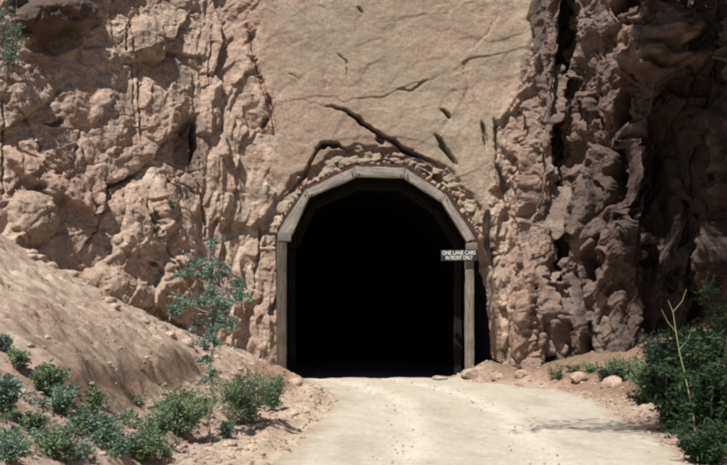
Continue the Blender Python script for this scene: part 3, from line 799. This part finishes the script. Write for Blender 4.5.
# stones wedged between the arch beams and the rock face
k = 0
outer = [(279, 231), (305.5, 190), (355, 166.5), (405.5, 168), (446.5, 195), (475.5, 239)]
protos = [rock_mesh('packing_stone', (1, .8, .7), 400+i, 3) for i in range(6)]
for q in protos: q.materials.append(ROCK_P)
r_ = random.Random(4)
for i in range(5):
    (ax, ay), (bx, by) = outer[i], outer[i+1]
    L = math.hypot(bx-ax, by-ay); t = 0
    while t < L:
        w = r_.uniform(3.0, 7.0)
        s = (t + w/2)/L; off = r_.uniform(3.0, 5.5) * (1.0 if i != 4 else 1.3)
        nx_, ny_ = (by-ay)/L, -(bx-ax)/L
        p = at(ax+(bx-ax)*s + nx_*off, ay+(by-ay)*s + ny_*off, 25.05 + r_.uniform(-.04, .10))
        o = bpy.data.objects.new('packing_stone', r_.choice(protos)); COL.objects.link(o); o.location = p
        sc = w/81.0*r_.uniform(.8, 1.25); o.scale = (sc*1.25, sc, sc*r_.uniform(.7, 1.0)); o.rotation_euler = (r_.uniform(-.5, .5), math.atan2(by-ay, bx-ax) + r_.uniform(-.4, .4), r_.uniform(0, 6))
        tag(o, 'small broken stone packed between the arch beams and the rock face', 'stone', 'stones packed over the arch beams')
        t += w*r_.uniform(0.85, 1.3)

# loose gravel along the shoulder, on the slope and at the cliff foot
def gravel():
    pm = []
    for i in range(5):
        bm = bmesh.new(); bmesh.ops.create_icosphere(bm, subdivisions=2, radius=1)
        v = np.array([q.co[:] for q in bm.verts]); f = np.array([[q.index for q in p.verts] for p in bm.faces], np.int32); bm.free()
        g = np.random.default_rng(500+i)
        for _ in range(10):
            n = g.normal(size=3); n /= np.linalg.norm(n); dp = v@n; c_ = g.uniform(.55, .9)
            v = v - np.clip(dp - c_, 0, None)[:, None]*n
        pm.append((v, f))
    g = np.random.default_rng(77); VS, FS = [], []; n0 = 0
    pts = []
    while len(pts) < 6400:
        y_ = g.uniform(7, 25); side = g.random()
        l = np.interp(y_, RY, RL); t_ = np.interp(y_, TY, TL); r2 = np.interp(y_, RR_Y, RR)
        if side < .40: x_ = g.uniform(t_-.3, l+.15)
        elif side < .50: x_ = t_ - abs(g.normal(0, 1.6))
        elif side < .80: x_ = r2 - .25 + abs(g.normal(0, .7))
        else: x_ = g.uniform(l, r2)
        s_ = 0.012 + 0.05*g.random()**5 if side < .80 else 0.006 + 0.016*g.random()**2
        pts.append((x_, y_, s_))
    pa = np.array(pts); zz = H(pa[:, 0], pa[:, 1])
    for (x_, y_, s_), z_ in zip(pts, zz):
        v, f = pm[g.integers(5)]
        a = g.uniform(0, 6.28); ca, sa = math.cos(a), math.sin(a)
        w = v * np.array([1, g.uniform(.6, 1), g.uniform(.4, .8)]) * s_
        w = np.stack([w[:, 0]*ca - w[:, 1]*sa, w[:, 0]*sa + w[:, 1]*ca, w[:, 2]], 1) + np.array([x_, y_, z_ + s_*.2])
        VS.append(w); FS.append(f + n0); n0 += len(v)
    return npmesh('gravel', np.vstack(VS), None, np.vstack(FS).astype(np.int32), False)
tag(link('gravel', gravel(), ROCK_P), 'loose gravel and pebbles strewn along the road shoulders and slope', 'gravel', kind='stuff')

# ------------------------------------------------------------------ plants
def tube(pts, rad, nseg=5):
    pts = np.array(pts, float); n = len(pts); V_, Q = [], []
    for i in range(n):
        t = pts[min(i+1, n-1)] - pts[max(i-1, 0)]; t /= np.linalg.norm(t)+1e-9
        a = np.cross(t, [0.3, 0.9, 0.1]); a /= np.linalg.norm(a)+1e-9; b = np.cross(t, a)
        for k in range(nseg):
            w = 2*math.pi*k/nseg
            V_.append(pts[i] + rad[i]*(a*math.cos(w) + b*math.sin(w)))
    for i in range(n-1):
        for k in range(nseg):
            Q.append([i*nseg+k, i*nseg+(k+1) % nseg, (i+1)*nseg+(k+1) % nseg, (i+1)*nseg+k])
    return np.array(V_), np.array(Q, np.int32)

def join(parts):
    V_, Q, n = [], [], 0
    for v, q in parts: V_.append(v); Q.append(q+n); n += len(v)
    return np.vstack(V_), np.vstack(Q)

def leaves(centers, size, g, droop=0.2):
    n = len(centers)
    d = g.normal(size=(n, 3)); d[:, 2] = d[:, 2]*0.6 + 0.15; d /= np.linalg.norm(d, axis=1)[:, None]
    s = np.cross(d, g.normal(size=(n, 3))); s /= np.linalg.norm(s, axis=1)[:, None]
    up = np.cross(d, s)
    L = size*g.uniform(.6, 1.35, n)[:, None]; Wd = L*g.uniform(.32, .5, n)[:, None]
    a = centers; b = centers + d*L*.45 + s*Wd*.5 + up*L*.06; c = centers + d*L - up*L*.1; e = centers + d*L*.45 - s*Wd*.5 + up*L*.06
    V_ = np.stack([a, b, c, e], 1).reshape(-1, 3)
    Q = np.arange(4*n, dtype=np.int32).reshape(n, 4)
    return V_, Q

def grow(g, base, hgt, spread, nst, ntw, lpt, lsize, upright=0.6, stemr=0.01, lean=(0, 0), lowest=0.2):
    """stems from one root, twigs off each stem, leaves in clumps along twigs"""
    st, cen = [], []
    for i in range(nst):
        a = 2*math.pi*(i + g.uniform(-.4, .4))/nst; out = spread*g.uniform(.35, 1.0); hh = hgt*g.uniform(.65, 1.0)*(1 - 0.35*(out/spread)**2)
        n = 8; p = np.zeros((n, 3)); w1, w2 = g.normal(0, .05*hgt, 2)
        for k in range(n):
            s = k/(n-1)
            p[k] = [lean[0]*s*hh + math.cos(a)*out*s**(1.0+upright) + w1*math.sin(s*3), lean[1]*s*hh + math.sin(a)*out*s**(1.0+upright) + w2*math.sin(s*3), hh*s**0.9]
        st.append(tube(p, np.linspace(stemr, stemr*.3, n)))
        for j in range(ntw):
            s = g.uniform(lowest, 1.0); k = s*(n-1); k0 = min(int(k), n-2); q = p[k0] + (p[k0+1]-p[k0])*(k-k0)
            dr = g.normal(size=3); dr[2] = abs(dr[2])*.5 + .1; dr /= np.linalg.norm(dr)
            tl_ = spread*g.uniform(.25, .6)
            e_ = q + dr*tl_; e_[2] = max(e_[2] - .1*tl_, .01)
            mid = (q+e_)/2 + [0, 0, .06*tl_]
            st.append(tube([q, mid, e_], [stemr*.35, stemr*.25, stemr*.12], 3))
            m_ = g.poisson(lpt)
            ts = g.uniform(.25, 1.05, m_)[:, None]
            cc = q + (e_-q)*ts + g.normal(0, .11*tl_ + .005, (m_, 3))
            cc[:, 2] = np.maximum(cc[:, 2], .005)
            cen.append(cc)
    return join(st), leaves(np.vstack(cen), lsize, g)

def plant(name, cat, label, loc, seed, leafm, stemm=None, group=None, **kw):
    g = np.random.default_rng(seed)
    (sv_, sq), (lv, lq) = grow(g, None, **kw)
    root = empty(name, loc)
    tag(root, label, cat, group)
    link('foliage', npmesh('foliage', lv, lq, None, False), leafm, root)
    link('stem', npmesh('stem', sv_, sq), stemm or BARK, root)
    return root

# (px, py of the foot, height px, half width px, leaf material, label)
SH = [
 (243, 425, 52, 29, LEAF_GREEN, 14, 'large green yellow-flecked shrub right of the pale sapling'),
 (272, 411, 38, 16, LEAF_GREEN, 7, 'small round green shrub, last one before the tunnel along the left road edge'),
 (182, 438, 52, 33, LEAF_GREEN, 14, 'large feathery green shrub just left of the pale sapling'),
 (227, 438, 20, 8, LEAF_BLUE, 6, 'low blue green plant at the foot of the pale sapling'),
 (18, 371, 24, 13, LEAF_GREEN, 7, 'green tuft near the left edge, topmost on the bare slope'),
 (3, 352, 18, 8, LEAF_BLUE, 6, 'small tuft cut by the left edge above the other slope plants'),
 (48, 396, 34, 15, LEAF_GREEN, 9, 'leafy green shrub at the upper left of the planted slope'),
 (62, 412, 26, 15, LEAF_BLUE, 7, 'loose blue green shrub below the leafy one on the slope'),
 (94, 415, 28, 9, LEAF_GREEN, 7, 'narrow upright green shrub at the foot of the brown bank'),
 (4, 412, 36, 14, LEAF_BLUE, 9, 'blue green shrub cut by the left edge, mid slope'),
 (57, 458, 30, 22, LEAF_GREEN, 10, 'dense dark shrub at the bottom of the slope near the left corner'),
 (8, 462, 24, 16, LEAF_BLUE, 8, 'low shrub in the bottom left corner'),
 (100, 440, 24, 16, LEAF_BLUE, 8, 'low blue green shrub in the middle of the planted slope'),
 (142, 462, 32, 18, LEAF_GREEN, 10, 'green shrub at the bottom edge left of the feathery shrub'),
 (118, 456, 20, 14, LEAF_BLUE, 7, 'thin shrub between the two bottom edge shrubs'),
 (160, 440, 26, 14, LEAF_GREEN, 8, 'green shrub at the foot of the brown bank left of the feathery shrub'),
 (82, 428, 16, 12, LEAF_BLUE, 6, 'sparse little shrub in the centre of the slope plants'),
 (30, 430, 16, 12, LEAF_GREEN, 6, 'sparse little shrub on bare soil left of centre of the slope plants'),
]
for i, (px, py, hp, wp, lm, dens, lab) in enumerate(SH):
    p = groundpt(px, py); sc = F/(p.y)
    big = hp > 30
    plant('shrub', 'shrub', lab, p, 600+i, lm, hgt=hp/sc*1.08, spread=wp/sc*1.12, nst=12 if big else 8, ntw=20 if big else 11, lpt=dens*1.5, lsize=0.044 if big else .04, upright=.3, stemr=.006, lowest=.12)
# seedlings scattered over the slope
g = np.random.default_rng(9)
seedl = []
proto = None
ns = 0
while ns < 64:
    px, py = g.uniform(0, 190), g.uniform(385, 465)
    if py < 372 + px*0.22: continue
    p = groundpt(px, py)
    if proto is None or ns < 4:
        pr_ = plant('seedling', 'plant', 'tiny green seedling scattered on the planted lower left slope', p, 700+ns, [LEAF_BLUE, LEAF_GREEN][ns % 2], group='seedlings on the lower slope', hgt=.16, spread=.12, nst=5, ntw=4, lpt=5, lsize=.045, upright=.2, stemr=.003)
        seedl.append(pr_); proto = pr_
    else:
        src = seedl[ns % 4]
        c = src.copy(); COL.objects.link(c); c.location = p; s_ = g.uniform(.5, 1.25); c.scale = (s_, s_, s_); c.rotation_euler.z = g.uniform(0, 6)
        for ch in list(src.children):
            d_ = ch.copy(); COL.objects.link(d_); d_.parent = c
    ns += 1

g = np.random.default_rng(61); tips = []
xg = -np.abs(g.normal(0, 2.6, 420)) - 2.2; yg = g.uniform(9, 22.5, 420); zg = H(xg, yg)
bl = []
for a_, b_, c_ in zip(xg, yg, zg):
    nb = g.integers(6, 16); hb = g.uniform(.03, .10)
    an = g.uniform(0, 6.28, nb); r0 = g.uniform(0, .03, nb)
    base_ = np.stack([a_ + r0*np.cos(an), b_ + r0*np.sin(an), np.full(nb, c_-.01)], 1)
    out = np.stack([np.cos(an), np.sin(an), np.full(nb, 1.6)], 1)*g.uniform(.4, 1, (nb, 1))*hb*.6
    side = np.stack([-np.sin(an), np.cos(an), 0*an], 1)*.004
    bl.append(np.stack([base_-side, base_+side, base_+out+side*.3, base_+out-side*.3], 1).reshape(-1, 3))
vb_ = np.vstack(bl)
tag(link('dry_grass', npmesh('dry_grass', vb_, np.arange(len(vb_), dtype=np.int32).reshape(-1, 4), None, False), LEAF_DRY), 'sparse dry grass tufts on the sandy slope', 'grass', kind='stuff')

# surface lookup on the left and right cliffs for plants rooted in the rock
fxp, fyp = proj(verts[:, 0], verts[:, 1], verts[:, 2])
visible = (verts[:, 1] > 10) & keep_v
def cliffpt(px, py):
    d2 = (fxp-px)**2 + (fyp-py)**2; d2[~visible] = 1e9
    c_ = np.argsort(d2)[:12]; i = c_[np.argmin(verts[c_, 1])]
    return Vector(verts[i])

# sapling
base_p = groundpt(211, 440); sc = F/base_p.y
def pw(px, py, dY=0.0):
    q = at(px, py, base_p.y + dY); return np.array(q - base_p)
tr = [pw(211, 442), pw(208, 425, .02), pw(212, 405, .03), pw(213, 388, .05), pw(210, 370, .05), pw(213, 345, .1), pw(217, 315, .1), pw(214, 285, .15), pw(209, 262, .15), pw(210, 240, .15)]
root = empty('sapling', base_p); tag(root, 'slender sapling with pale bare trunk and wispy blue green crown', 'tree')
v_, q_ = tube(tr, [.021, .02, .019, .018, .017, .015, .014, .010, .007, .003], 7)
link('trunk', npmesh('trunk', v_, q_), PALE_BARK, root)
g = np.random.default_rng(12); st, cen = [], []
clumps = [(210,243,10,60),(214,262,14,110),(206,275,14,150),(190,272,10,110),(195,262,8,60),(222,275,12,70),(232,285,10,60),(214,296,15,220),(228,306,12,150),(213,322,16,240),(226,325,12,130),(240,300,9,50),(199,300,8,60),(176,308,9,70),(183,300,8,60),(249,298,5,20),(216,340,12,110),(204,345,8,60),(210,360,8,50),(212,372,9,70),(207,380,6,30),(196,325,8,50)]
trn = np.array(tr)
for cx, cy, rp, nl in clumps:
    cpt = pw(cx, cy, g.uniform(-.15, .25)); k = np.argmin(np.abs(trn[:, 2] - (cpt[2]-.12))); a_ = trn[k]
    mid = (a_+cpt)/2 + [0, 0, -.03]
    st.append(tube([a_, mid, cpt], [.006, .004, .002], 4))
    for j in range(max(3, nl//14)):
        e_ = cpt + g.normal(0, 1, 3)*rp/sc*np.array([.75, .75, .6])
        st.append(tube([cpt, (cpt+e_)/2 + [0, 0, .01], e_], [.003, .002, .001], 3))
        m_ = int(nl*2.5//max(3, nl//14))
        cen.append(cpt + (e_-cpt)*g.uniform(.2, 1.1, (m_, 1)) + g.normal(0, .018, (m_, 3)))
v_, q_ = join(st); link('branch', npmesh('branch', v_, q_), PALE_BARK, root)
v_, q_ = leaves(np.vstack(cen), .052, g); link('crown', npmesh('crown', v_, q_, None, False), LEAF_BLUE, root)

# plants rooted in the left cliff
for i, (px, py, hp, wp, lm, lab) in enumerate([
    (156, 268, 9, 6, LEAF_GREEN, 'small dark green tuft growing from a crack in the middle of the left cliff'),
    (155, 232, 7, 4, LEAF_DRY, 'dry tuft in the left cliff above the dark green one'),
    (172, 212, 15, 4, LEAF_GREEN, 'narrow green tuft high in the left cliff under the dark hollow'),
    (168, 318, 20, 15, LEAF_GREEN, 'pale green shrub in the cleft at the top of the sandy slope'),
    (186, 312, 22, 11, LEAF_BLUE, 'blue green shrub against the left cliff beside the sapling crown'),
    (557, 372, 14, 12, LEAF_GREEN, 'small green tuft at the foot of the right cliff'),
    (590, 366, 10, 10, LEAF_GREEN, 'low green tuft between the small tuft and the dark bushes'),
    (604, 374, 16, 13, LEAF_DARK, 'dark tuft on the right bank just left of the light green bushes'),
    (574, 366, 9, 9, LEAF_DRY, 'dry brownish tuft at the foot of the right cliff'),
    (640, 398, 16, 14, LEAF_DARK, 'dark sprawling plant at the right road edge below the light green bush')]):
    p = cliffpt(px, py) if i < 5 else groundpt(px, py+6)
    sc2 = F/p.y
    plant('shrub', 'shrub', lab, p, 800+i, lm, hgt=hp/sc2, spread=max(wp/sc2, .08), nst=7, ntw=7, lpt=7, lsize=.06, upright=.3, stemr=.004)

# hanging branch of a tree on the upper left cliff
p = cliffpt(6, 92) + Vector((.15, -.35, .1))
plant('hanging_shrub', 'shrub', 'dark blue green shrub hanging from the cliff at the upper left corner', p, 850, LEAF_BLUE, hgt=2.0, spread=.42, nst=8, ntw=14, lpt=12, lsize=.07, upright=.4, stemr=.012)

# dark bushes under the right cliff
RB = [
 (712, 455, 130, 46, 'big dark bush at the right edge nearest the road', LEAF_DARK, 18),
 (676, 432, 96, 30, 'dark bush left of the big one, behind the dry stem', LEAF_DARK, 16),
 (722, 420, 150, 46, 'tall dark bush behind the big one against the right cliff', LEAF_DARK, 14),
 (700, 400, 84, 34, 'dark bush growing up the bank behind the dry stem', LEAF_DARK, 14),
 (652, 400, 46, 24, 'lighter green bush where the dark bushes meet the cliff foot', LEAF_GREEN, 12),
 (660, 380, 50, 26, 'dark low bush on the bank below the shaded hollow', LEAF_DARK, 12),
 (622, 381, 26, 18, 'low light green bush farthest left of the right hand bushes', LEAF_GREEN, 10),
 (706, 464, 44, 28, 'low dark bush at the bottom right by the road edge', LEAF_DARK, 14),
]
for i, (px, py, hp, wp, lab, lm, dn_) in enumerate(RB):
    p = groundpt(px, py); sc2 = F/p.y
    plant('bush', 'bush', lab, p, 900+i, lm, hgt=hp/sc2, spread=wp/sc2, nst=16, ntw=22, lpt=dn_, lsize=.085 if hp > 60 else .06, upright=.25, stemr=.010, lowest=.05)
p = cliffpt(690, 285); plant('bush', 'bush', 'faint bush growing on the shaded right cliff above the others', p + Vector((-.2, -.1, -.3)), 950, LEAF_DARK, hgt=1.1, spread=.6, nst=8, ntw=10, lpt=8, lsize=.07, upright=.3, stemr=.01)
# bare leaning stem in front of the bushes
bp = groundpt(694, 452); bp2 = bp + Vector((0, -.35, 0))
pts = [np.array(at(a, b, bp2.y) - bp2) for a, b in ((694, 420), (690, 398), (685, 375), (679, 350), (676, 332), (673, 312), (668, 300))]
root = empty('dry_stalk', bp2); tag(root, 'long bare pale stalk curving in front of the dark bushes', 'stalk')
pts = [np.array([pts[0][0]+.03, .0, -.05])] + pts
v_, q_ = tube(pts, [.009, .008, .0075, .007, .006, .005, .004, .002], 6); link('stem', npmesh('stem', v_, q_), DRYSTEM, root)
v_, q_ = join([tube([pts[k], pts[k] + np.array([sx*.10, -.02, .12]), pts[k] + np.array([sx*.16, .0, .26])], [.004, .003, .0015], 4) for k, sx in ((4, 1), (5, -1), (6, 1))])
link('twig', npmesh('twig', v_, q_), DRYSTEM, root)

# broad-leaved tree on the right bank, outside the picture: its crown overhangs the road and dapples the bushes
def shade_tree(x_, y_, c, rad, seed, label):
    g = np.random.default_rng(seed); z_ = hz(x_, y_)
    root = empty('cottonwood_tree', (x_, y_, z_-.1)); tag(root, label, 'tree')
    c = np.array(c) - np.array([x_, y_, z_-.1]); s_ = np.linspace(0, 1, 10)[:, None]
    tp = np.array([0, 0, 0]) + c*s_*np.array([1, 1, 1]) ; tp[:, 0] = c[0]*s_[:, 0]**1.8; tp[:, 1] = c[1]*s_[:, 0]**1.8
    v_, q_ = tube(tp, np.linspace(.17, .05, 10), 9); link('trunk', npmesh('trunk', v_, q_), BARK, root)
    cen, st = [], []
    for i in range(46):
        d_ = g.normal(size=3); d_ /= np.linalg.norm(d_); q1 = c + d_*np.array(rad)*g.uniform(.45, 1); q0 = tp[g.integers(6, 10)]
        st.append(tube([q0, (q0+q1)/2+[0, 0, .15], q1], [.035, .02, .006], 4))
        cen.append(q1 + g.normal(0, 1, (130, 3))*np.array([.32, .32, .22]))
    for i in range(16):       # a long limb reaching out over the road
        q1 = np.array([-.2 + 2.6*i/15, 9.7 + g.uniform(-.6, .9), 8.0 + g.uniform(-.5, .5)]) - np.array([x_, y_, z_-.1]); q0 = tp[8]
        st.append(tube([q0, (q0+q1)/2+[0, 0, .3], q1], [.04, .025, .006], 4)); cen.append(q1 + g.normal(0, 1, (55, 3))*np.array([.3, .2, .15]))
    v_, q_ = join(st); link('branch', npmesh('branch', v_, q_), BARK, root)
    v_, q_ = leaves(np.vstack(cen), .12, g); link('crown', npmesh('crown', v_, q_, None, False), LEAF_DARK, root)
shade_tree(6.2, 7.6, (2.9, 9.9, 8.0), (2.0, 1.9, 1.3), 31, 'broad leaved tree on the right bank overhanging the road')

# unseen pines added above the picture, leaning out to shade the right cliff
def leaning_shade_pine(root_p, tip_p, seed, label):
    g = np.random.default_rng(seed); R_, T_ = np.array(root_p, float), np.array(tip_p, float)
    root = empty('added_shade_pine', root_p); tag(root, label, 'tree'); ax = T_ - R_
    s_ = np.linspace(0, 1, 9)[:, None]; tp = ax*s_ + np.array([0, 0, 1.0])*np.sin(s_*3.1)*-.5
    v_, q_ = tube(tp, np.linspace(.2, .03, 9), 9); link('trunk', npmesh('trunk', v_, q_), BARK, root)
    cen, st = [], []
    for i in range(150):
        s0 = g.uniform(.3, 1); k = s0*8; k0 = min(int(k), 7); q0 = tp[k0] + (tp[k0+1]-tp[k0])*(k-k0)
        d_ = g.normal(size=3); d_ /= np.linalg.norm(d_); L_ = (.75 + (1.1-s0)*1.1)*g.uniform(.6, 1.1)
        q1 = q0 + d_*L_; st.append(tube([q0, (q0+q1)/2, q1], [.03, .02, .006], 4))
        m_ = int(150*L_) + 20; cen.append(q0 + (q1-q0)*g.uniform(.3, 1.05, (m_, 1)) + g.normal(0, .16, (m_, 3)))
    v_, q_ = join(st); link('branch', npmesh('branch', v_, q_), BARK, root)
    v_, q_ = leaves(np.vstack(cen), .2, g); link('crown', npmesh('crown', v_, q_, None, False), LEAF_DARK, root)
leaning_shade_pine((9.2, 21.0, 12.3), (3.6, 17.2, 12.4), 41, 'added unseen pine shading the right cliff, farthest from the road')
leaning_shade_pine((9.6, 19.0, 12.4), (4.6, 15.6, 11.2), 42, 'added unseen pine shading the right cliff, lower and nearer the bushes')
leaning_shade_pine((9.4, 22.6, 12.4), (4.6, 19.2, 13.4), 43, 'added unseen pine shading the right cliff, closest to the tunnel')

# ------------------------------------------------------------------ light
AZ, EL = math.radians(-30), math.radians(57)
sdir = Vector((math.sin(AZ)*math.cos(EL), -math.cos(AZ)*math.cos(EL), math.sin(EL)))
L = bpy.data.lights.new('sun', 'SUN'); L.energy = 5.0; L.angle = math.radians(0.5); L.color = (1.0, 0.955, 0.87)
lo = bpy.data.objects.new('sun', L); COL.objects.link(lo); lo.rotation_euler = sdir.to_track_quat('Z', 'Y').to_euler()
w = bpy.data.worlds.new('World'); S.world = w; w.use_nodes = True
nt = w.node_tree; sky = nt.nodes.new('ShaderNodeTexSky'); sky.sky_type = 'NISHITA'; sky.sun_disc = False
sky.sun_elevation = EL; sky.sun_rotation = math.atan2(sdir.x, sdir.y)
bg = nt.nodes['Background']; bg.inputs[1].default_value = 0.05
nt.links.new(sky.outputs[0], bg.inputs[0])
S.view_settings.view_transform = 'Standard'; S.view_settings.look = 'None'; S.view_settings.exposure = 0.15; S.view_settings.gamma = 1
S.view_settings.use_curve_mapping = False
S.render.engine = 'CYCLES'
S.cycles.use_denoising = True
S.cycles.max_bounces = 5; S.cycles.diffuse_bounces = 2
S.cycles.filter_width = 2.6
